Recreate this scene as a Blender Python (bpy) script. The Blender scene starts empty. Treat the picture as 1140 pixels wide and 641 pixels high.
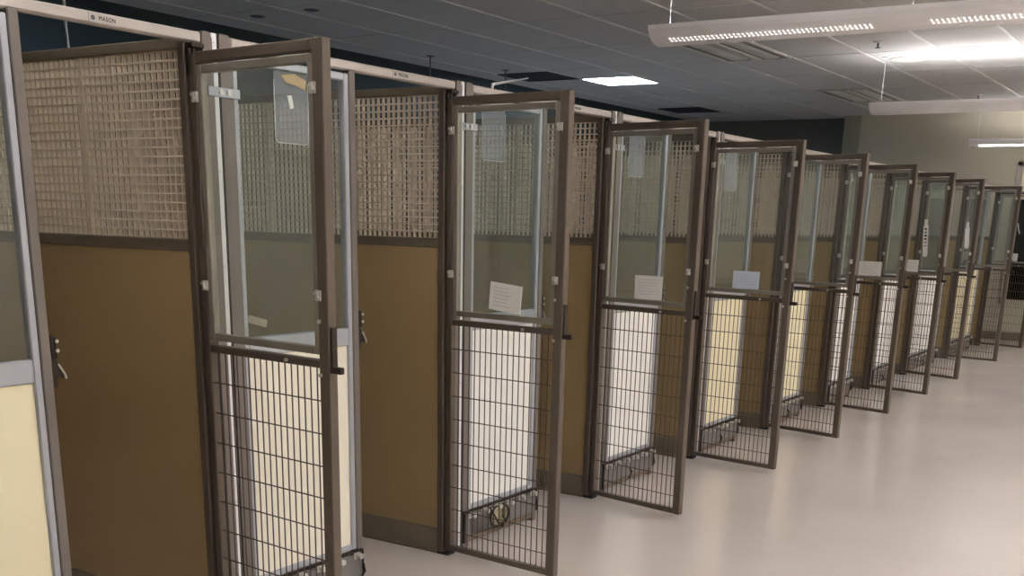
import bpy, math, random
from mathutils import Matrix, Vector
random.seed(4)
C = bpy.context.scene.collection
PI = math.pi

# ------------------------------------------------------------------ materials
def srgb(r, g, b):
    f = lambda c: (c / 255 / 12.92) if c / 255 <= .04045 else ((c / 255 + .055) / 1.055) ** 2.4
    return (f(r), f(g), f(b), 1)

def mat(name, col, rough=.5, metal=0., noise=0., nscale=8., bump=0., bscale=60., stretch=None, coat=0.):
    m = bpy.data.materials.new(name); m.use_nodes = True
    nt = m.node_tree; b = nt.nodes['Principled BSDF']
    b.inputs['Base Color'].default_value = col
    b.inputs['Roughness'].default_value = rough
    b.inputs['Metallic'].default_value = metal
    if coat: b.inputs['Coat Weight'].default_value = coat
    tc = nt.nodes.new('ShaderNodeTexCoord')
    src = tc.outputs['Object']
    if stretch:
        mp = nt.nodes.new('ShaderNodeMapping'); mp.inputs['Scale'].default_value = stretch
        nt.links.new(src, mp.inputs['Vector']); src = mp.outputs['Vector']
    if noise:
        n = nt.nodes.new('ShaderNodeTexNoise'); n.inputs['Scale'].default_value = nscale; n.inputs['Detail'].default_value = 5
        nt.links.new(src, n.inputs['Vector'])
        r = nt.nodes.new('ShaderNodeValToRGB')
        r.color_ramp.elements[0].position = .3; r.color_ramp.elements[1].position = .7
        r.color_ramp.elements[0].color = tuple(c * (1 - noise) for c in col[:3]) + (1,)
        r.color_ramp.elements[1].color = tuple(min(1, c * (1 + noise)) for c in col[:3]) + (1,)
        nt.links.new(n.outputs['Fac'], r.inputs['Fac']); nt.links.new(r.outputs['Color'], b.inputs['Base Color'])
        mr = nt.nodes.new('ShaderNodeMapRange'); mr.inputs['To Min'].default_value = max(0, rough - .06); mr.inputs['To Max'].default_value = min(1, rough + .06)
        nt.links.new(n.outputs['Fac'], mr.inputs['Value']); nt.links.new(mr.outputs['Result'], b.inputs['Roughness'])
    if bump:
        n2 = nt.nodes.new('ShaderNodeTexNoise'); n2.inputs['Scale'].default_value = bscale; n2.inputs['Detail'].default_value = 4
        nt.links.new(src, n2.inputs['Vector'])
        bp = nt.nodes.new('ShaderNodeBump'); bp.inputs['Strength'].default_value = bump; bp.inputs['Distance'].default_value = .004
        nt.links.new(n2.outputs['Fac'], bp.inputs['Height']); nt.links.new(bp.outputs['Normal'], b.inputs['Normal'])
    return m

def emit(name, col, s):
    m = bpy.data.materials.new(name); m.use_nodes = True
    b = m.node_tree.nodes['Principled BSDF']
    b.inputs['Base Color'].default_value = (.8, .8, .8, 1)
    b.inputs['Emission Color'].default_value = col; b.inputs['Emission Strength'].default_value = s
    return m

def sheet_glass(name, tint, refl, film=0., filmcol=(.6, .6, .6, 1)):
    m = bpy.data.materials.new(name); m.use_nodes = True
    nt = m.node_tree; nt.nodes.remove(nt.nodes['Principled BSDF'])
    out = nt.nodes['Material Output']
    tr = nt.nodes.new('ShaderNodeBsdfTransparent'); tr.inputs['Color'].default_value = tint
    gl = nt.nodes.new('ShaderNodeBsdfGlossy'); gl.inputs['Roughness'].default_value = .03
    lw = nt.nodes.new('ShaderNodeLayerWeight'); lw.inputs['Blend'].default_value = .5
    pw = nt.nodes.new('ShaderNodeMath'); pw.operation = 'POWER'; pw.inputs[1].default_value = 5
    nt.links.new(lw.outputs['Facing'], pw.inputs[0])
    mu = nt.nodes.new('ShaderNodeMath'); mu.operation = 'MULTIPLY_ADD'; mu.inputs[1].default_value = .96 * refl; mu.inputs[2].default_value = .04 * refl
    nt.links.new(pw.outputs[0], mu.inputs[0])
    mx = nt.nodes.new('ShaderNodeMixShader')
    nt.links.new(mu.outputs[0], mx.inputs['Fac']); nt.links.new(tr.outputs[0], mx.inputs[1]); nt.links.new(gl.outputs[0], mx.inputs[2])
    res = mx.outputs[0]
    if film:
        df = nt.nodes.new('ShaderNodeBsdfDiffuse'); df.inputs['Color'].default_value = filmcol
        m2 = nt.nodes.new('ShaderNodeMixShader'); m2.inputs['Fac'].default_value = film
        nt.links.new(res, m2.inputs[1]); nt.links.new(df.outputs[0], m2.inputs[2]); res = m2.outputs[0]
    nt.links.new(res, out.inputs['Surface'])
    return m

M = dict(
    steel=mat('brown_steel', srgb(100, 89, 79), .42, .4, .12, 6, stretch=(1, 1, .25)),
    post=mat('post_steel', srgb(120, 112, 106), .45, .4, .1, 5, stretch=(1, 1, .25)),
    silver=mat('aluminium', srgb(176, 179, 187), .36, .5, .06, 7),
    gateframe=mat('gate_glass_frame', srgb(148, 142, 131), .38, .45, .06, 7),
    silverw=mat('bright_aluminium', srgb(225, 226, 230), .35, .3, .04, 7),
    header=mat('header_rail', srgb(186, 178, 172), .38, .35, .06, 9),
    wire=mat('wire_steel', srgb(92, 80, 70), .4, .5),
    dark=mat('dark_metal', srgb(52, 44, 38), .4, .6, .2, 30),
    bolt=mat('bolt_steel', srgb(208, 205, 198), .3, .55),
    tan=mat('tan_panel', srgb(155, 132, 93), .42, 0, .04, 3, .03, 90),
    lattice=mat('lattice_plastic', srgb(206, 191, 170), .5, 0, .05, 14),
    rail=mat('partition_rail', srgb(118, 108, 93), .45, .4, .1, 8),
    base=mat('partition_base', srgb(124, 115, 100), .4, .35, .1, 7),
    white=mat('white_panel', srgb(246, 244, 238), .35, 0, .015, 4),
    cream=mat('white_panel_dimlit', srgb(243, 233, 198), .35, 0, .02, 4),  # white board with dimmer, yellower light painted into its colour
    ivory=mat('white_panel_halflit', srgb(242, 236, 218), .35, 0, .02, 4),  # white board with a milder share of that warm light painted in
    feeder=mat('feeder_plate', srgb(122, 119, 117), .4, .35, .08, 12),
    feedrail=mat('feeder_rail', srgb(116, 98, 84), .5, .2, .2, 25),
    bowl=mat('bowl_steel', srgb(196, 186, 160), .3, .7),
    teal=mat('dark_teal_paint', srgb(20, 40, 47), .6, 0, .06, 3, .05, 70),
    charcoal=mat('charcoal_paint', srgb(98, 97, 93), .6, 0, .06, 3, .05, 70),
    beige=None, floor=None,
    greyp=mat('grey_pilaster_paint', srgb(150, 147, 130), .6, 0, .05, 4, .05, 70),
    tile=mat('ceiling_tile', srgb(190, 189, 188), .85, 0, .05, 25, .35, 140),
    tbar=mat('ceiling_tbar', srgb(202, 200, 198), .5),
    shade=mat('lamp_shade_white', srgb(240, 238, 240), .4, 0, .02, 6),
    cable=mat('cable_white', srgb(226, 226, 226), .5),
    rod=mat('rod_grey', srgb(96, 96, 104), .5, .4),
    vent=mat('vent_dark', srgb(44, 46, 52), .6, .2),
    trlite=mat('troffer_reflector', srgb(226, 222, 214), .35, .2),
    trdark=mat('troffer_lens', srgb(118, 114, 108), .4, .1, .1, 5),
    troffer=mat('troffer_louver', srgb(196, 192, 184), .5, .2),
    paper=mat('paper', srgb(236, 234, 228), .7, 0, .03, 20),
    paperb=mat('paper_blue', srgb(214, 226, 240), .7, 0, .03, 20),
    ink=mat('ink', srgb(200, 201, 204), .8),
    black=mat('black_ink', srgb(24, 24, 26), .7),
    grill=mat('speaker_grille', srgb(206, 200, 190), .7, 0, .1, 200),
    rubber=mat('black_rubber', srgb(28, 26, 25), .6),
    blind=mat('roller_blind', srgb(240, 232, 208), .7, 0, .03, 12),
    tape=mat('tan_tape', srgb(196, 170, 130), .6, 0, .1, 30),
    glass=sheet_glass('kennel_glass', (.93, .96, .95, 1), .9, .035, (.62, .66, .66, 1)),
    sleeve=sheet_glass('clear_sleeve', (.84, .86, .88, 1), 1.0, .26, (.62, .64, .68, 1)),
    night=sheet_glass('night_glass', (.10, .11, .12, 1), 1.0, .25, (.006, .006, .007, 1)),
    lamp=emit('lamp_tube', (1, .97, .95, 1), 13.),
    dim=emit('dimmed_tube', (1, .97, .95, 1), 36.),
    dimslot=emit('bright_slot', (1, .97, .93, 1), 42.),
    lampslot=emit('lamp_slot', (1, .95, .88, 1), .55),
    far=emit('far_tube', (1, .97, .95, 1), 13.),
    farslot=emit('far_slot', (1, .96, .90, 1), 7.),
    cool=emit('cool_panel', (.62, .78, 1, 1), 5.),
    room=emit('room_panel', (1, .98, .97, 1), 14.5),
    panel=emit('led_panel', (.62, .78, 1, 1), 18.0),
)

def wall_block():                       # painted concrete block: faint mortar relief
    m = mat('beige_block_paint', srgb(190, 183, 165), .55, 0, .03, 3)
    nt = m.node_tree; b = nt.nodes['Principled BSDF']
    tc = nt.nodes.new('ShaderNodeTexCoord'); mp = nt.nodes.new('ShaderNodeMapping'); mp.inputs['Rotation'].default_value = (0, PI / 2, PI / 2)
    mp.inputs['Rotation'].default_value = (PI / 2, 0, PI / 2)
    br = nt.nodes.new('ShaderNodeTexBrick'); br.inputs['Scale'].default_value = 1
    br.inputs['Brick Width'].default_value = .406; br.inputs['Row Height'].default_value = .203; br.inputs['Mortar Size'].default_value = .006
    br.inputs['Color1'].default_value = (1, 1, 1, 1); br.inputs['Color2'].default_value = (1, 1, 1, 1); br.inputs['Mortar'].default_value = (0, 0, 0, 1)
    sx = nt.nodes.new('ShaderNodeSeparateXYZ'); cx = nt.nodes.new('ShaderNodeCombineXYZ')
    nt.links.new(tc.outputs['Object'], sx.inputs[0]); nt.links.new(sx.outputs['Y'], cx.inputs['X']); nt.links.new(sx.outputs['Z'], cx.inputs['Y'])
    nt.links.new(cx.outputs[0], br.inputs['Vector'])
    bp = nt.nodes.new('ShaderNodeBump'); bp.inputs['Strength'].default_value = .35; bp.inputs['Distance'].default_value = .004
    nt.links.new(br.outputs['Color'], bp.inputs['Height']); nt.links.new(bp.outputs['Normal'], b.inputs['Normal'])
    nt.nodes.remove(mp)
    return m
M['beige'] = wall_block()

def floor_mat():
    m = mat('epoxy_floor', srgb(216, 206, 199), .2, 0, .035, 1.1, .02, 30)
    return m
M['floor'] = floor_mat()

# ------------------------------------------------------------------ mesh builder
class MB:
    def __init__(s): s.v = []; s.f = []
    def add(s, vs, fs):
        o = len(s.v); s.v += [tuple(v) for v in vs]; s.f += [tuple(i + o for i in f) for f in fs]; return s
    def box(s, x0, x1, y0, y1, z0, z1, b=0.):
        if x0 > x1: x0, x1 = x1, x0
        if y0 > y1: y0, y1 = y1, y0
        if z0 > z1: z0, z1 = z1, z0
        if b <= 0:
            return s.add([(x0, y0, z0), (x1, y0, z0), (x1, y1, z0), (x0, y1, z0), (x0, y0, z1), (x1, y0, z1), (x1, y1, z1), (x0, y1, z1)],
                         [(0, 3, 2, 1), (4, 5, 6, 7), (0, 1, 5, 4), (1, 2, 6, 5), (2, 3, 7, 6), (3, 0, 4, 7)])
        b = min(b, (x1 - x0) * .45, (y1 - y0) * .45, (z1 - z0) * .45)
        X = (x0, x1); Y = (y0, y1); Z = (z0, z1); idx = {}; vs = []
        sg = (1, -1)
        for i in (0, 1):
            for j in (0, 1):
                for k in (0, 1):
                    for a in range(3):
                        p = [X[i] + sg[i] * b, Y[j] + sg[j] * b, Z[k] + sg[k] * b]
                        p[a] = (X, Y, Z)[a][(i, j, k)[a]]
                        idx[i, j, k, a] = len(vs); vs.append(tuple(p))
        fs = []
        for a in range(3):
            for e in (0, 1):
                u, w = [q for q in range(3) if q != a]
                q = []
                for (m_, n_) in ((0, 0), (1, 0), (1, 1), (0, 1)):
                    c = [0, 0, 0]; c[a] = e; c[u] = m_; c[w] = n_; q.append(idx[c[0], c[1], c[2], a])
                fs.append(q)
        for a in range(3):
            u, w = [q for q in range(3) if q != a]
            for m_ in (0, 1):
                for n_ in (0, 1):
                    c0 = [0, 0, 0]; c1 = [0, 0, 0]; c0[u] = c1[u] = m_; c0[w] = c1[w] = n_; c1[a] = 1
                    fs.append([idx[(*c0, u)], idx[(*c0, w)], idx[(*c1, w)], idx[(*c1, u)]])
        for i in (0, 1):
            for j in (0, 1):
                for k in (0, 1): fs.append([idx[i, j, k, a] for a in range(3)])
        return s.add(vs, fs)
    def cyl(s, p, q, r, n=8, r2=None):
        p = Vector(p); q = Vector(q); d = (q - p).normalized()
        u = d.orthogonal().normalized(); w = d.cross(u); r2 = r if r2 is None else r2
        vs = [p + r * (math.cos(2 * PI * i / n) * u + math.sin(2 * PI * i / n) * w) for i in range(n)]
        vs += [q + r2 * (math.cos(2 * PI * i / n) * u + math.sin(2 * PI * i / n) * w) for i in range(n)]
        return s.add(vs, [(i, (i + 1) % n, n + (i + 1) % n, n + i) for i in range(n)] + [tuple(range(n))[::-1], tuple(range(n, 2 * n))])
    def tube(s, pts, r, n=8):
        pts = [Vector(p) for p in pts]; base = len(s.v); u = None
        for i, p in enumerate(pts):
            d = (pts[min(i + 1, len(pts) - 1)] - pts[max(i - 1, 0)]).normalized()
            u = d.orthogonal().normalized() if u is None else (u - d * u.dot(d)).normalized()
            w = d.cross(u)
            s.v += [tuple(p + r * (math.cos(2 * PI * k / n) * u + math.sin(2 * PI * k / n) * w)) for k in range(n)]
        for i in range(len(pts) - 1):
            for k in range(n):
                s.f.append((base + i * n + k, base + i * n + (k + 1) % n, base + (i + 1) * n + (k + 1) % n, base + (i + 1) * n + k))
        s.f.append(tuple(range(base, base + n))[::-1]); s.f.append(tuple(range(base + (len(pts) - 1) * n, base + len(pts) * n)))
        return s
    def prism(s, poly, axis, a0, a1):          # poly in the two other axes (in order), extruded along axis
        n = len(poly); vs = []
        for a in (a0, a1):
            for (p, q) in poly:
                c = [p, q]; c.insert(axis, a); vs.append(tuple(c))
        return s.add(vs, [tuple(range(n)), tuple(range(n, 2 * n))[::-1]] + [(i, i + n, (i + 1) % n + n, (i + 1) % n) for i in range(n)])
    def lathe(s, c, prof, n=24):               # prof: (radius, z) about z axis
        base = len(s.v)
        for (r, z) in prof:
            s.v += [(c[0] + r * math.cos(2 * PI * i / n), c[1] + r * math.sin(2 * PI * i / n), c[2] + z) for i in range(n)]
        for j in range(len(prof) - 1):
            for i in range(n):
                s.f.append((base + j * n + i, base + j * n + (i + 1) % n, base + (j + 1) * n + (i + 1) % n, base + (j + 1) * n + i))
        s.f.append(tuple(range(base, base + n))[::-1]); s.f.append(tuple(range(base + (len(prof) - 1) * n, base + len(prof) * n)))
        return s
    def mesh(s, name, m, smooth=False):
        import bmesh
        me = bpy.data.meshes.new(name); me.from_pydata(s.v, [], s.f)
        bm = bmesh.new(); bm.from_mesh(me); bmesh.ops.recalc_face_normals(bm, faces=bm.faces); bm.to_mesh(me); bm.free()
        me.materials.append(m)
        if smooth:
            for p in me.polygons: p.use_smooth = True
        return me

def link(name, me, parent=None, loc=None, rotz=0.):
    o = bpy.data.objects.new(name, me); C.objects.link(o)
    if parent: o.parent = parent
    if loc: o.location = loc
    if rotz: o.rotation_euler = (0, 0, rotz)
    return o
cache = {}
def part(name, key, build, m, parent, loc=None, rotz=0., smooth=False):
    """One mesh object per part; parts of the same key share mesh data."""
    if key not in cache:
        b = MB(); build(b); cache[key] = b.mesh(name, m, smooth)
    return link(name, cache[key], parent, loc, rotz)
def one(name, build, m, parent=None, loc=None, rotz=0., smooth=False):
    b = MB(); build(b); return link(name, b.mesh(name, m, smooth), parent, loc, rotz)
def tag(o, label, cat, group=None):
    o['label'] = label; o['category'] = cat
    if group: o['group'] = group
    return o
def thing(name, label, cat, loc=(0, 0, 0), rotz=0., group=None):
    return tag(link(name, None, None, loc, rotz), label, cat, group)
def struct(name, build, m, parent=None):
    o = one(name, build, m, parent)
    if not parent: o['kind'] = 'structure'
    return o

# ------------------------------------------------------------------ the room
XW, YB, ZC = 15.28, 4.42, 2.72          # end wall, back wall, ceiling
XL, YR = -5.2, -6.2
struct('floor', lambda b: b.box(XL, XW + .5, YR, YB, -.1, 0), M['floor'])
ceil = struct('ceiling', lambda b: b.box(XL, XW + .5, YR, YB, ZC, ZC + .1), M['tile'])
def grid(b):
    y = .425 - .61 * 11
    while y < YB:
        if y > YR: b.box(XL, XW, y - .012, y + .012, ZC - .006, ZC)
        y += .61
    x = 9.88 - 1.22 * 10
    while x < XW:
        b.box(x - .005, x + .005, YR, YB, ZC - .003, ZC)
        x += 1.22
one('ceiling_grid', grid, M['tbar'], ceil)
struct('wall_back', lambda b: b.box(XL, XW + .5, YB, YB + .12, 0, ZC), M['teal'])
struct('wall_right', lambda b: b.box(XL, XW + .5, YR - .12, YR, 0, ZC), M['beige'])
struct('wall_left', lambda b: b.box(XL - .12, XL, YR, YB, 0, ZC), M['beige'])
WY0, WY1, WZ0, WZ1 = -1.16, .012, .45, 2.14    # dark window in the end wall
def endwall(b):
    b.box(XW, XW + .14, WY1, 2.0, 0, ZC)
    b.box(XW, XW + .14, YR, WY0, 0, ZC)
    b.box(XW, XW + .14, WY0, WY1, 0, WZ0)
    b.box(XW, XW + .14, WY0, WY1, WZ1, ZC)
struct('wall_end', endwall, M['beige'])
struct('wall_rear', lambda b: b.box(XW + .3, XW + .42, 2.0, YB, 0, ZC), M['charcoal'])
struct('trim_1', lambda b: b.box(XW - .04, XW + .42, 1.98, 2.20, 0, ZC, .006), M['greyp'])
struct('baseboard_end', lambda b: b.box(XW - .012, XW, YR, 1.98, 0, .10, .003), M['base'])
def wframe(b):
    for a, c in ((WY0, WY0 + .055), (WY1 - .055, WY1)): b.box(XW - .02, XW + .10, a, c, WZ0, WZ1, .004)
    for a, c in ((WZ0, WZ0 + .05), (WZ1 - .05, WZ1)): b.box(XW - .02, XW + .10, WY0, WY1, a, c, .004)
win = struct('window_1', wframe, M['header'])
one('window_pane', lambda b: b.box(XW + .05, XW + .056, WY0 + .05, WY1 - .05, WZ0 + .05, WZ1 - .05), M['night'], win)
one('window_blind', lambda b: [b.box(XW + .015, XW + .02, WY0 + .06, WY1 - .06, 1.72, WZ1 - .06), b.cyl((XW + .02, WY0 + .06, 1.715), (XW + .02, WY1 - .06, 1.715), .012)], M['blind'], win)
one('window_handle', lambda b: b.tube([(XW - .005, -.085, 1.42), (XW - .03, -.10, 1.36), (XW - .03, -.125, 1.30)], .008), M['bolt'], win)
one('window_backing', lambda b: b.box(XW + .12, XW + .13, WY0, WY1, WZ0, WZ1), M['rubber'], win)

# ------------------------------------------------------------------ kennels
X = [1.084] + [2.304 + 1.22 * i for i in range(8)] + [12.57, 14.31]
ANG = [math.radians(a) for a in (0, 5.9, 5.0, 11.4, 8.5, 12.7, 13.6, 15.6, 18.5, 12.0, 20.0)]
ZP = 1.82
# ---- partition (local origin: floor under the hinge line; runs in +y)
DEP = 1.83
LAT0, LAT1 = 1.258, 1.772
def lattice(b):
    w = .452; n = 18; st = w / n
    for i in range(n + 1):
        x = i * st; b.box(-.0070, .0070, x - .0024, x + .0024, 0, LAT1 - LAT0)
    nz = 20; sz = (LAT1 - LAT0) / nz
    for j in range(nz + 1):
        z = j * sz; b.box(-.0074, .0074, -.002, w + .002, z - .0024, z + .0024)
def build_partition(t, key='P'):
    p = part('partition', 'tanpanel', lambda b: b.box(-.011, .011, .045, DEP, .107, 1.226, .002), M['tan'], t)
    def rails(b):
        b.box(-.0155, .0155, .045, DEP, LAT1, 1.802, .003)
        b.box(-.0145, .0145, .045, DEP, 1.224, 1.260, .003)
        b.box(-.0155, .0155, DEP, DEP + .035, 0, 1.802, .003)
    part('partition_rails', 'prails', rails, M['rail'], p)
    part('base_rail', 'pbase', lambda b: (b.box(-.0165, .0165, .045, DEP, .004, .107, .004), b.box(-.02, .02, .045, DEP, 0, .012, .002)), M['base'], p)
    for i in range(4):
        part('lattice_panel', 'lattice', lattice, M['lattice'], p, (0, .048 + i * .445, LAT0))
    for i in (1, 2, 3): part('lattice_seam', 'seam', lambda b: b.box(-.009, .009, -.007, .007, LAT0, LAT1), M['lattice'], p, (0, .048 + i * .445, 0))
    return p

# ---- gate (local x along the gate from its hinge, z up; -y is the side facing up the row)
GW, GZ0, GZ1 = .545, .022, 1.762
T = .014
def gate_frame(b):
    b.box(-.012, .018, -T, T, GZ0, GZ1 - .004, .003)
    b.box(GW - .04, GW, -T - .002, T + .002, GZ0, GZ1, .003)
    b.box(.018, GW - .04, -T, T, GZ1 - .030, GZ1, .003)
    b.box(.018, GW - .04, -T, T, .936, .958, .003)
    b.box(.018, GW - .04, -T, T, GZ0, GZ0 + .022, .003)
def gate_glass_frame(b):
    s0, s1, z0, z1, w = .019, GW - .041, .972, 1.727, .021
    b.box(s0, s0 + w, -.011, .011, z0, z1, .002); b.box(s1 - w, s1, -.011, .011, z0, z1, .002)
    b.box(s0 + w, s1 - w, -.011, .011, z1 - w, z1, .002); b.box(s0 + w, s1 - w, -.011, .011, z0, z0 + w, .002)
def gate_wires(b):
    for i in range(17):
        x = .018 + (GW - .058) * (i + 1) / 18
        b.cyl((x, 0, .035), (x, 0, .945), .0021, 6)
    for j in range(9):
        z = .105 + .0925 * j
        b.cyl((.01, -.004, z), (GW - .03, -.004, z), .0021, 6)
def clip(b):
    b.box(-.012, .012, -.020, -.011, -.014, .014, .002)
    b.cyl((.006, -.027, -.006), (.006, -.019, -.006), .004, 8)
    b.cyl((-.006, -.026, .006), (-.006, -.019, .006), .0035, 8)
    b.box(-.002, .004, -.025, -.019, -.012, .010)
def latch_plate(b):
    b.box(GW + .001, GW + .007, -.010, .010, .925, 1.048, .001)
    b.box(GW - .005, GW + .040, -.012, .004, .926, .944, .002)
def gbolt(b): b.cyl((0, -.022, 0), (0, -.014, 0), .006, 10, .004)
def build_gate(t, a):
    g = part('gate', 'gate', gate_frame, M['steel'], t, (0, 0, 0), -(PI / 2 + a))
    part('glass_frame', 'gframe', gate_glass_frame, M['gateframe'], g)
    part('glass_pane', 'gpane', lambda b: b.box(.036, GW - .058, -.002, .002, .988, 1.710), M['glass'], g)
    part('wire_grid', 'gwire', gate_wires, M['wire'], g)
    for s in (.014, GW - .036):
        for z in (1.645, 1.130): part('clip', 'gclip', clip, M['bolt'], g, (s, 0, z))
    part('latch_plate', 'glatch', latch_plate, M['dark'], g)
    for q, z in ((.513, 1.062), (.513, .918), (.37, .947)): part('bolt', 'gbolt', gbolt, M['bolt'], g, (q, 0, z))
    part('hinge_pin', 'gpin', lambda b: b.cyl((-.004, 0, GZ1 - .006), (-.004, 0, GZ1 + .012), .006, 8), M['dark'], g)
    return g

# ---- front panel and posts. L = distance from this kennel's hinge line back to the previous one; x local, so previous hinge is at -L
def ear_post(b, x0, x1, y0, y1):
    c = .012
    b.prism([(x0, 0), (x1, 0), (x1, ZP - c), (x1 - c, ZP + .004), (x0 + c * .3, ZP + .004), (x0, ZP - c * .3)], 1, y0, y1)
def build_front(t, L, pm, open_feeder):
    k = '%.2f' % L
    o = -L                                      # previous hinge line
    r = -.535                                   # right edge of latch post
    part('post', 'pA' + k, lambda b: ear_post(b, o + .036, o + .072, .004, .040), M['post'], t)
    fl = part('post_flange', 'pF' + k, lambda b: [b.box(o + .0725, o + .094, .008, .016, 0, ZP + .004, .002)] + [b.cyl((o + .083, .005, z), (o + .083, .008, z), .0035, 8) for z in (.2, .45, .7, 1.18, 1.45, ZP - .02)], M['silverw'], t)
    part('post', 'pB' + k, lambda b: ear_post(b, o + .098, o + .145, .004, .040), M['post'], t)
    br = part('bracket', 'pBr' + k, lambda b: b.box(o + .043, o + .164, -.004, .003, 1.655, 1.681, .001), M['silver'], t)
    [part('bracket_bolt', 'pBrb', lambda b: b.cyl((0, -.010, 1.668), (0, -.004, 1.668), .009, 12, .006), M['bolt'], br, (x, 0, 0)) for x in (o + .088, o + .118)]
    part('latch_post', 'pL' + k, lambda b: b.box(r - .030, r, .003, .041, 0, 1.792, .003), M['post'], t)
    part('hinge_post', 'pH', lambda b: [b.box(-.022, .012, .017, .046, 0, 1.79, .003)], M['steel'], t)
    part('hinge_bracket', 'pHb', lambda b: [b.box(-.016, .030, -.012, .016, 1.775, 1.787, .002), b.box(-.018, .004, .004, .018, 1.70, 1.775, .002)], M['dark'], t)
    part('hinge_foot', 'pHf', lambda b: [b.box(-.024, .026, -.016, .046, 0, .014, .004)], M['rubber'], t)
    # header rail with its maker's plate
    h = part('header_rail', 'hd' + k, lambda b: b.box(o + .146, .035, .006, .040, 1.790, ZP, .005), M['header'], t)
    def plate(b):
        b.box(-.335, -.245, .0045, .006, 1.794, 1.816)
    part('header_plate', 'hp' + k, plate, M['header'], h)
    cx = -.29
    for (body, dx, size) in (('MASON', .010, .0150),):
        key = 'txt' + k
        if key not in cache:
            cu = bpy.data.curves.new('lettering', 'FONT'); cu.body = body; cu.size = size; cu.extrude = .0003; cu.align_x = 'CENTER'; cu.align_y = 'CENTER'
            cu.resolution_u = 3; cu.space_character = 1.15
            tmp = bpy.data.objects.new('lettering', cu); C.objects.link(tmp)
            dg = bpy.context.evaluated_depsgraph_get(); me = bpy.data.meshes.new_from_object(tmp.evaluated_get(dg))
            bpy.data.objects.remove(tmp); me.materials.clear(); me.materials.append(M['black']); cache[key] = me
        tx = link('lettering', cache[key], h, (cx + dx, .0038, 1.805)); tx.rotation_euler = (PI / 2, 0, 0); tx.scale = (.92, 1, 1)
    part('emblem', 'em' + k, lambda b: [b.cyl((cx - .033, .0036, 1.805), (cx - .033, .0045, 1.805), .006, 14), ], M['rod'], h)
    # framed panel: glass above, opaque board below
    f0, f1 = o + .146, r - .031
    def fr(b):
        b.box(f0, f0 + .020, .006, .034, .158, 1.780, .003); b.box(f1 - .022, f1, .006, .034, .158, 1.780, .003)
        b.box(f0 + .02, f1 - .022, .006, .034, 1.757, 1.780, .003); b.box(f0 + .02, f1 - .022, .006, .034, .158, .178, .003)
        b.box(f0 + .02, f1 - .022, .006, .034, .902, .962, .003)
    f = part('front_panel', 'ff' + k, fr, M['silver'], t)
    part('window_glass', 'fg' + k, lambda b: b.box(f0 + .016, f1 - .018, .018, .022, .955, 1.762), M['glass'], f)
    part('lower_board', 'fb' + k + pm, lambda b: b.box(f0 + .014, f1 - .016, .016, .026, .170, .910), M[pm], f)
    # door latch on the latch post, inside the doorway
    lt = part('door_latch', 'la', lambda b: [b.box(.001, .012, .004, .032, .985, 1.050, .003), b.box(.012, .022, .006, .028, .990, 1.045, .003)], M['dark'], t, (r, 0, -.03))
    part('latch_lever', 'lb', lambda b: [b.prism([(.002, .985), (.016, .985), (.034, .948), (.034, .936), (.022, .940), (.012, .936), (.012, .915), (.002, .915)], 1, .008, .026)], M['dark'], lt)
    for z in (1.035, 1.010): part('rivet', 'lr', lambda b: b.cyl((.020, .004, 0), (.020, .0075, 0), .005, 8), M['bolt'], lt, (0, -.002, z))
    part('lever_edge', 'le', lambda b: b.tube([(.020, .006, .975), (.036, .004, .946), (.038, .004, .936)], .0028, 6), M['bolt'], lt)
    # feeder at the foot of the panel
    g0, g1 = o + .10, r - .004
    mid = (g0 + g1) / 2
    if not open_feeder:
        fd = part('feeder', 'fd' + k, lambda b: b.box(g0 + .02, g1 - .004, -.002, .004, .045, .140, .001), M['feeder'], t)
    else:
        fd = part('feeder', 'fdo' + k, lambda b: [b.box(mid + .015, g1 - .004, -.002, .004, .045, .140, .001), b.box(g0 + .02, g0 + .05, -.002, .004, .045, .140, .001), b.box(g0 + .02, mid, -.002, .004, .132, .140)], M['feeder'], t)
        def ring(b):
            n = 20; b.tube([(mid - .03 + .072 * math.cos(2 * PI * i / n), -.012 - .0 + .0 * math.sin(2 * PI * i / n), .092 + .050 * math.sin(2 * PI * i / n)) for i in range(n + 1)], .004, 6)
            b.tube([(mid - .105, -.01, .14), (mid - .075, -.014, .105), (mid - .045, -.016, .062), (mid + .01, -.016, .05)], .0035, 6)
        part('bowl_ring', 'ring' + k, ring, M['dark'], fd)
        def bw(b):
            n = 18; base = len(b.v)
            for rr, y in ((.056, -.012), (.050, .012), (.036, .034), (.0, .038)):
                b.v += [(mid - .03 + rr * math.cos(2 * PI * i / n), y, .095 + rr * .8 * math.sin(2 * PI * i / n)) for i in range(n)]
            for j in range(3):
                for i in range(n): b.f.append((base + j * n + i, base + j * n + (i + 1) % n, base + (j + 1) * n + (i + 1) % n, base + (j + 1) * n + i))
        part('bowl', 'bowl' + k, bw, M['bowl'], fd, None, 0, True)
    part('feeder_bar', 'fbar' + k, lambda b: [b.box(g0, g1, -.004, .010, .146, .156, .002), b.box(g0 + .004, g0 + .018, -.006, .006, .02, .150, .002), b.box(g1 - .006, g1, -.006, .004, .05, .150, .002)], M['dark'], fd)
    n = 6
    for i in range(n):
        part('peg', 'peg', lambda b: [b.cyl((0, -.030, 0), (0, -.002, 0), .011, 10, .009), b.box(-.016, .016, -.008, -.001, -.014, .010, .002)], M['bolt'], fd, (g0 + .05 + (g1 - g0 - .09) * i / (n - 1), 0, .138))
    part('feeder_rail', 'frail' + k, lambda b: [b.box(g0 + .01, g1 - .03, -.008, .012, .022, .044, .004)], M['feedrail'], fd)
    part('feeder_hook', 'fhook', lambda b: [b.tube([(0, -.008, .085), (.01, -.016, .065), (-.008, -.018, .05), (-.01, -.012, .036)], .005, 6)], M['dark'], fd, (mid, 0, 0))
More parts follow.
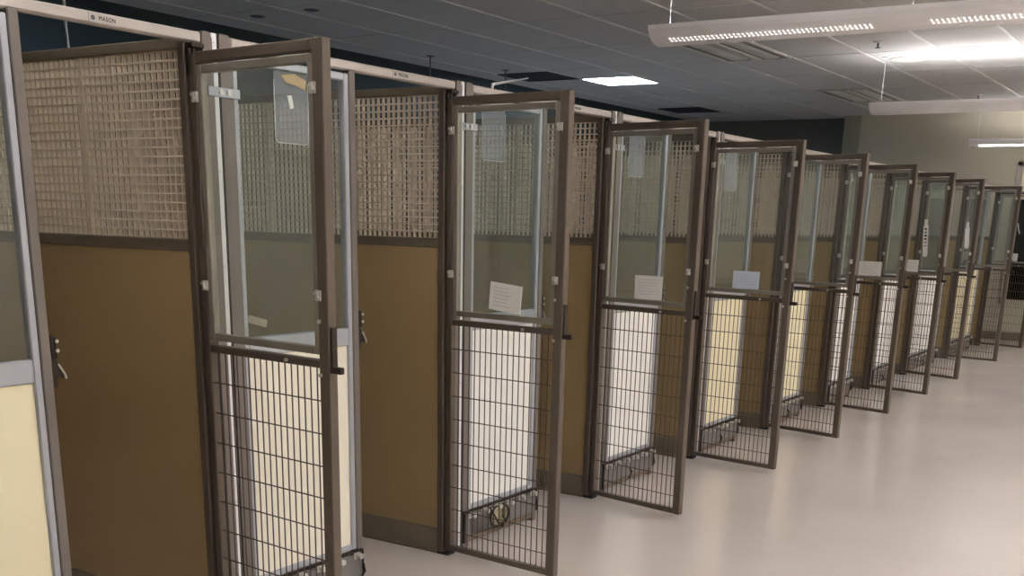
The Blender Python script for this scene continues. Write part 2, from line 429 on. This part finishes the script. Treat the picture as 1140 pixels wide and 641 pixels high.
    part('feeder_hook', 'fhook2', lambda b: [b.tube([(-.006, -.006, .10), (-.004, -.012, .07), (-.02, -.012, .055)], .005, 6)], M['dark'], fd, (g1, 0, 0))

KL = [None,
 'first dog kennel from the left, its cream-lit board cut off by the photo edge',
 'second dog kennel from the left, tall gate with a tilted white card',
 'third dog kennel from the left, bowl ring exposed in the feeder behind the second gate',
 'fourth dog kennel from the left, open gate with a bluish card',
 'fifth dog kennel from the left, bare glass gate between two carded gates',
 'sixth dog kennel from the left, white card just behind the bare fifth gate',
 'seventh dog kennel from the left, gate with card and marked white strip',
 'eighth dog kennel from the left, gate with only a pale hanging strip',
 'wide ninth dog kennel, bare glass gate second from the end wall',
 'last dog kennel by the end wall, gate overlapping the dark window']
PAN = [None, 'cream', 'ivory', 'white', 'white', 'cream', 'cream', 'white', 'white', 'white', 'cream']  # board tint per kennel imitates uneven light along the row
GATES = [None]
for k in range(1, 11):
    t = thing('dog_kennel', KL[k], 'dog kennel', (X[k], 0, 0), 0, 'dog kennels in one row along the aisle')
    build_partition(t)
    GATES.append(build_gate(t, ANG[k]))
    build_front(t, X[k] - X[k - 1], PAN[k], k == 3)
    part('rear_board', 'rb%.2f' % (X[k] - X[k - 1]), lambda b: b.box(-(X[k] - X[k - 1]) + .02, -.02, DEP + .005, DEP + .03, .02, 1.226, .002), M['tan'], t)
    if k == 1:                                   # the row's near end is closed off
        e = one('end_board', lambda b: [b.box(X[0] - X[1] - .011, X[0] - X[1] + .011, .045, DEP, .02, 1.78, .002)], M['tan'], t)

# ------------------------------------------------------------------ things on the gates and panels
def on_gate(k, s, z, y=-.0045):
    a = ANG[k]; d = Vector((-math.sin(a), -math.cos(a), 0)); n = Vector((math.cos(a), -math.sin(a), 0))
    return Vector((X[k], 0, 0)) + d * s + n * y + Vector((0, 0, z)), -(PI / 2 + a)
def card(k, s0, s1, z0, z1, tilt, m, label):
    p, rz = on_gate(k, (s0 + s1) / 2, (z0 + z1) / 2)
    w, h = (s1 - s0) / 2, (z1 - z0) / 2
    o = one('kennel_card', lambda b: b.box(-w, w, -.0012, .0006, -h, h), m)
    o.location = p; o.rotation_euler = (Matrix.Rotation(rz, 3, 'Z') @ Matrix.Rotation(tilt, 3, 'Y')).to_euler()
    tag(o, label, 'card', 'cards on the gate glass')
    def lines(b):
        zz = h - .018; i = 0
        while zz > -h + .012:
            x1 = w * random.uniform(.1, .85); b.box(-w + .02, x1, -.0018, -.0012, zz - .0014, zz + .0014); zz -= .013; i += 1
    ln = one('printed_lines', lines, M['ink'], o)
    return o
card(2, .200, .350, 1.004, 1.106, .085, M['paper'], 'white card leaning tilted on the second gate from the left')
card(3, .204, .363, .996, 1.102, .0, M['paper'], 'square white card standing on the third gate from the left')
card(4, .184, .347, .996, 1.090, .0, M['paperb'], 'bluish white card standing on the fourth gate from the left')
card(6, .180, .360, .998, 1.099, .0, M['paper'], 'white card on the sixth gate, right of the bare fifth gate')
card(7, .178, .330, .996, 1.090, .0, M['paper'], 'white card on the seventh gate, left of the hanging strip with black marks')
card(10, .225, .330, .995, 1.08, .0, M['paper'], 'smallest white card, on the last gate in front of the dark window')

def strip(k, s, z0, z1, label, marks):
    p, rz = on_gate(k, s, (z0 + z1) / 2)
    h = (z1 - z0) / 2
    def bd(b):
        n = 8; w = .020
        b.prism([(-w, -h + w)] + [(-w * math.cos(PI * i / n), -h + w - w * math.sin(PI * i / n)) for i in range(1, n)] + [(w, -h + w), (w, h - .05), (-w, h - .05)], 1, -.001, .0006)
        b.box(-.012, .014, -.001, .0006, h - .05, h)
    o = one('hanging_strip', bd, M['paper']); o.location = p; o.rotation_euler = (Matrix.Rotation(rz, 3, 'Z') @ Matrix.Rotation(-.10, 3, 'Y')).to_euler()
    tag(o, label, 'strip', 'hanging strips on gate glass')
    if marks:
        def mk(b):
            zz = h - .075
            for i, q in enumerate((.012, .010, .014, .013, .008, .007)):
                b.box(-.010, .010, -.0018, -.001, zz - q / 2, zz + q / 2); zz -= .026
        one('lettering', mk, M['black'], o)
strip(7, .362, 1.115, 1.408, 'white hanging strip with black marks on the seventh gate glass', True)
strip(8, .452, 1.170, 1.400, 'plain pale strip on the eighth gate glass, beyond the marked strip', False)

def sleeve(k, x0, x1, z0, z1, label):
    def bd(b):
        w, h, c = (x1 - x0), (z1 - z0), .014
        pts = [(0, h), (0, c)] + [(c - c * math.cos(PI / 2 * i / 5), c - c * math.sin(PI / 2 * i / 5)) for i in range(1, 6)]
        pts += [(w - c + c * math.sin(PI / 2 * i / 5), c - c * math.cos(PI / 2 * i / 5)) for i in range(0, 6)] + [(w, h)]
        b.prism(pts, 1, -.0035, -.0015)
    o = one('plastic_sleeve', bd, M['sleeve']); o.location = (X[k] + x0, .0185, z0)
    tag(o, label, 'sleeve', 'clear sleeves on the front panel glass')
    def rim(b):
        w, c = (x1 - x0), .014
        b.tube([(0, -.003, .18), (0, -.003, c), (c * .3, -.003, c * .3), (c, -.003, 0), (w - c, -.003, 0), (w - c * .3, -.003, c * .3), (w, -.003, c), (w, -.003, .18)], .0014, 5)
    one('rolled_edge', rim, M['cable'], o)
    return o
s1 = sleeve(1, .322, .470, 1.548, 1.754, 'clear plastic sleeve with tan tape seen through the first gate')
one('tape_scrap', lambda b: b.prism([(.03, .196), (.05, .176), (.10, .170), (.135, .160), (.14, .190), (.09, .204)], 1, -.0050, -.0036), M['tape'], s1)
one('small_tag', lambda b: b.prism([(.055, .140), (.075, .142), (.082, .105), (.066, .100)], 1, -.0050, -.0036), M['paper'], s1)
sleeve(2, .222, .383, 1.556, 1.754, 'clear plastic sleeve hanging behind the second gate glass')
sleeve(3, .245, .405, 1.548, 1.754, 'clear plastic sleeve hanging behind the third gate glass')
sleeve(4, .210, .385, 1.520, 1.754, 'clear plastic sleeve hanging behind the fourth gate glass')
def stk(b):
    b.box(-.041, .041, -.0010, .0006, -.012, .012)
st = one('paper_label', stk, mat('label_grey', srgb(150, 142, 124), .7, 0, .08, 60)); st.location = (X[1] + .214, .0165, 1.010); st.rotation_euler = (0, .26, 0)
tag(st, 'small slanted grey label low on the front glass behind the first gate', 'label')

# ------------------------------------------------------------------ pendant lights
HW, HD, ZL = .14, .09, 2.35
def shade_profile(n=14): return [(-HW * math.cos(PI * i / n), -HD * math.sin(PI * i / n)) for i in range(n + 1)]
def pendant(x, y0, y1, on, label, slots=True, lamp='lamp'):
    t = thing('pendant_light', label, 'ceiling light', (x, y0, ZL), 0, 'long white pendant lights over the aisle')
    Ln = y0 - y1
    def shade(b):
        o = shade_profile(); i_ = [(p * .93, q * .90 + .0) for p, q in o]
        poly = o + i_[::-1]
        n = len(poly); vs = [(p, 0, q) for p, q in poly] + [(p, -Ln, q) for p, q in poly]
        b.add(vs, [(i, i + n, (i + 1) % n + n, (i + 1) % n) for i in range(n)])
        m_ = len(o)
        for e in (0, n):
            for i in range(m_ - 1): b.f.append((e + i, e + i + 1, e + n - 2 - i, e + n - 1 - i))
    one('shade', shade, M['shade'], t, None, 0, False)
    def cap(b):
        o = shade_profile(); b.prism(o, 1, 0, .003)
    one('end_cap', cap, M['shade'], t)
    one('end_cap', cap, M['shade'], t, (0, -Ln - .003, 0))
    def slots_(b):
        for i in range(45):
            yy = i * .0243
            for row, (ph, dy) in enumerate(((.86, 0), (1.03, -.004))):
                cc = Vector((-HW * math.cos(ph), -yy + dy, -HD * math.sin(ph)))
                tv = Vector((HW * math.sin(ph), 0, -HD * math.cos(ph))).normalized(); nv = Vector((-HD * math.cos(ph), 0, -HW * math.sin(ph))).normalized()
                cc += nv * .0014; yv = Vector((0, 1, 0))
                b.add([cc + tv * .0085 - yv * .003, cc + yv * .0042, cc - tv * .0085 + yv * .003, cc - yv * .0042], [(0, 1, 2, 3)])
    if slots:
        y = .11
        while y < Ln - 1.2:
            one('perforation_strip', slots_, M[lamp + 'slot'] if on else M['shade'], t, (0, -y, 0))
            y += 1.36
    if on:
        one('lamp_tube', lambda b: [b.cyl((0, -.1 - i * 1.36, -.035), (0, -.1 - i * 1.36 - 1.16, -.035), .014, 10) for i in range(int(Ln / 1.36))], M[lamp], t, None, 0, True)
    for yy in (.06, 1.35, 2.7, Ln - .06):
        if yy < Ln: one('suspension_cable', lambda b: [b.cyl((0, -yy, -.0), (0, -yy, ZC - ZL), .0014, 6), b.cyl((0, -yy, ZC - ZL - .012), (0, -yy, ZC - ZL), .03, 12), b.box(-HW, HW, -yy - .004, -yy + .004, -.004, .001)], M['cable'], t)
    return t
pendant(5.94, .36, -3.9, True, 'largest pendant light, nearest the camera, with glowing slots along its side')
pendant(10.18, .375, -3.9, True, 'middle pendant light of the three, below the ceiling by the round speaker', False)
pendant(14.50, .43, -3.9, True, 'smallest pendant light, farthest away before the end wall, with a row of slots', True, 'far')
pendant(1.70, .36, -3.9, True, 'pendant light over the camera side of the aisle, outside the picture', True, 'dim')
pendant(-2.54, .36, -3.9, False, 'pendant light behind the camera, outside the picture')

# ------------------------------------------------------------------ ceiling fittings
def troffer(x0, x1, y0, y1, label):
    t = thing('ceiling_troffer', label, 'ceiling light', ((x0 + x1) / 2, (y0 + y1) / 2, ZC), 0, 'unlit recessed ceiling lights')
    a, c = (x1 - x0) / 2, (y1 - y0) / 2
    one('frame', lambda b: [b.box(-a, a, -c, -c + .025, -.012, -.001, .002), b.box(-a, a, c - .025, c, -.012, -.001, .002), b.box(-a, -a + .025, -c, c, -.012, -.001, .002), b.box(a - .025, a, -c, c, -.012, -.001, .002), b.box(-a, a, -.04, .04, -.014, -.001, .003)], M['troffer'], t)
    for yy in (-.145, .145): one('reflector', lambda b: b.prism([(yy - .075, -.004), (yy + .075, -.004), (yy + .03, -.011), (yy - .03, -.011)], 0, -a + .04, a - .04), M['trlite'], t)
    one('lens', lambda b: b.box(-a + .02, a - .02, -c + .02, c - .02, -.0035, -.0015), M['trdark'], t)
troffer(8.66, 9.88, 1.035, 1.645, 'unlit recessed ceiling light seen just under the largest pendant light')
troffer(12.32, 13.54, 1.035, 1.645, 'unlit recessed ceiling light left of the middle pendant light end')
def vent(x0, y0, label):
    t = thing('ceiling_vent', label, 'ceiling vent', (x0 + .305, y0 + .305, ZC), 0, 'dark ceiling vents')
    one('frame', lambda b: [b.box(-.30, .30, -.30, -.27, -.012, -.001, .002), b.box(-.30, .30, .27, .30, -.012, -.001, .002), b.box(-.30, -.27, -.27, .27, -.012, -.001, .002), b.box(.27, .30, -.27, .27, -.012, -.001, .002)], M['vent'], t)
    one('backing', lambda b: b.box(-.275, .275, -.275, .275, -.003, -.001), M['rubber'], t)
    one('slats', lambda b: [b.prism([(y, -.003), (y + .02, -.010), (y + .022, -.009), (y + .002, -.002)], 0, -.27, .27) for y in [-.26 + .035 * i for i in range(15)]], M['vent'], t)
vent(9.88, 3.475, 'dark square ceiling vent left of the bright ceiling panel')
vent(13.54, 3.475, 'dark square ceiling vent farther along, above the third gate')
for x_, lb in ((3.0, 'near'), (7.3, 'middle'), (11.6, 'far')):
    t = thing('room_light', 'recessed room light on the right side of the aisle, %s one, outside the picture' % lb, 'ceiling light', (x_, -4.76, ZC))
    one('diffuser', lambda b: b.box(-.58, .58, -.28, .28, -.006, -.002), M['room'], t)
    one('frame', lambda b: [b.box(-.61, .61, -.305, -.28, -.010, -.001), b.box(-.61, .61, .28, .305, -.010, -.001), b.box(-.61, -.58, -.28, .28, -.010, -.001), b.box(.58, .61, -.28, .28, -.010, -.001)], M['tbar'], t)
t = thing('ceiling_panel_light', 'bright bluish white square panel light in the dim ceiling', 'ceiling light', (10.795, 3.17, ZC))
one('diffuser', lambda b: b.box(-.29, .29, -.29, .29, -.006, -.002), M['panel'], t)
one('frame', lambda b: [b.box(-.305, .305, -.305, -.288, -.010, -.001), b.box(-.305, .305, .288, .305, -.010, -.001), b.box(-.305, -.288, -.288, .288, -.010, -.001), b.box(.288, .305, -.288, .288, -.010, -.001)], M['tbar'], t)
t = thing('ceiling_panel_light', 'square panel light over the first kennels, outside the picture', 'ceiling light', (4.695, 3.17, ZC))
one('diffuser', lambda b: b.box(-.29, .29, -.29, .29, -.006, -.002), M['cool'], t)
one('frame', lambda b: [b.box(-.305, .305, -.305, -.288, -.010, -.001), b.box(-.305, .305, .288, .305, -.010, -.001), b.box(-.305, -.288, -.288, .288, -.010, -.001), b.box(.288, .305, -.288, .288, -.010, -.001)], M['tbar'], t)
t = thing('ceiling_speaker', 'round flush speaker grille in the ceiling below the largest pendant light', 'speaker', (10.37, .165, ZC))
one('grille', lambda b: b.lathe((0, 0, 0), [(.150, -.001), (.150, -.006), (.02, -.010)], 28), M['grill'], t)
one('rim', lambda b: b.lathe((0, 0, 0), [(.168, -.001), (.165, -.008), (.150, -.009), (.150, -.001)], 28), M['troffer'], t)
def sprinkler(x, y, label, flush=False):
    t = thing('sprinkler_head', label, 'sprinkler', (x, y, ZC), 0, 'sprinkler heads in the ceiling')
    one('escutcheon', lambda b: b.lathe((0, 0, 0), [(.06 if flush else .042, -.001), (.036, -.010), (.012, -.012)], 16), M['rod'] if flush else M['troffer'], t)
    if not flush: one('deflector', lambda b: [b.cyl((0, 0, -.045), (0, 0, -.010), .008, 8), b.cyl((0, 0, -.050), (0, 0, -.045), .022, 12)], M['rod'], t)
sprinkler(9.33, .147, 'sprinkler head in the ceiling between largest pendant light and round speaker')
sprinkler(13.28, .17, 'sprinkler head in the bright ceiling above the middle pendant light')
sprinkler(6.393, 3.865, 'left sprinkler head in the dim ceiling over the first gate', True)
sprinkler(6.373, 3.313, 'right sprinkler head in the dim ceiling over the first gate', True)
def rod(x, y, label):
    t = thing('hanger_rod', label, 'rod', (x, y, ZC), 0, 'thin hanger rods below the dim ceiling')
    one('ceiling_plate', lambda b: b.lathe((0, 0, 0), [(.04, -.001), (.034, -.008), (.01, -.010)], 14), M['rod'], t)
    one('rod_shaft', lambda b: b.cyl((0, 0, -.95), (0, 0, -.005), .007, 8), M['rod'], t)
rod(8.569, 3.925, 'thin grey hanger rod behind the header between first and second gate')
rod(9.666, 3.836, 'thin grey hanger rod near the dark vent above the second gate')
o = one('dangling_cable', lambda b: b.tube([(4.08, 3.0, ZC), (4.10, 3.0, 2.55), (4.107, 3.0, 2.40), (4.112, 3.01, 2.28), (4.125, 3.02, 2.18), (4.16, 3.0, 2.02), (4.17, 3.0, 1.7), (4.18, 3.0, 1.2)], .007, 8), M['cable'])
tag(o, 'white cord hanging in front of the dark teal wall behind the first kennel', 'cord')
o = one('ceiling_wire', lambda b: b.tube([(3.818, .022, ZP - .004), (3.822, .022, 1.832), (3.83, .027, 1.838), (5.2, .865, 2.025), (10.29, 3.97, ZC)], .006, 6), M['cable'])
tag(o, 'thin white wire slanting from the second kennel header up towards the dark vent', 'wire')

# ------------------------------------------------------------------ camera
F, CX, CY, CZ = 1223.44549, 0., -2.57291920, 1.34018745
yaw, pitch, roll, PY = .570566092, -.290734995, .0240730641, 608.848617
cy, sy, cp, sp = math.cos(yaw), math.sin(yaw), math.cos(pitch), math.sin(pitch)
fw = Vector((cy * cp, sy * cp, sp)); r = Vector((sy, -cy, 0)); u = r.cross(fw)
R_ = math.cos(roll) * r + math.sin(roll) * u; U_ = -math.sin(roll) * r + math.cos(roll) * u
cam = bpy.data.cameras.new('camera'); co = bpy.data.objects.new('camera', cam); C.objects.link(co)
co.matrix_world = Matrix(((R_.x, U_.x, -fw.x, CX), (R_.y, U_.y, -fw.y, CY), (R_.z, U_.z, -fw.z, CZ), (0, 0, 0, 1)))
cam.sensor_fit = 'HORIZONTAL'; cam.sensor_width = 36; cam.lens = F * 36 / 1140
cam.shift_y = (PY - 320.5) / 1140; cam.clip_start = .02
bpy.context.scene.camera = co

# ------------------------------------------------------------------ world and view
w = bpy.data.worlds.new('world'); bpy.context.scene.world = w; w.use_nodes = True
w.node_tree.nodes['Background'].inputs['Color'].default_value = (.5, .55, .6, 1)
w.node_tree.nodes['Background'].inputs['Strength'].default_value = .05
vs = bpy.context.scene.view_settings
vs.view_transform = 'Standard'; vs.look = 'None'; vs.gamma = 1; vs.use_curve_mapping = False; vs.exposure = 2.0
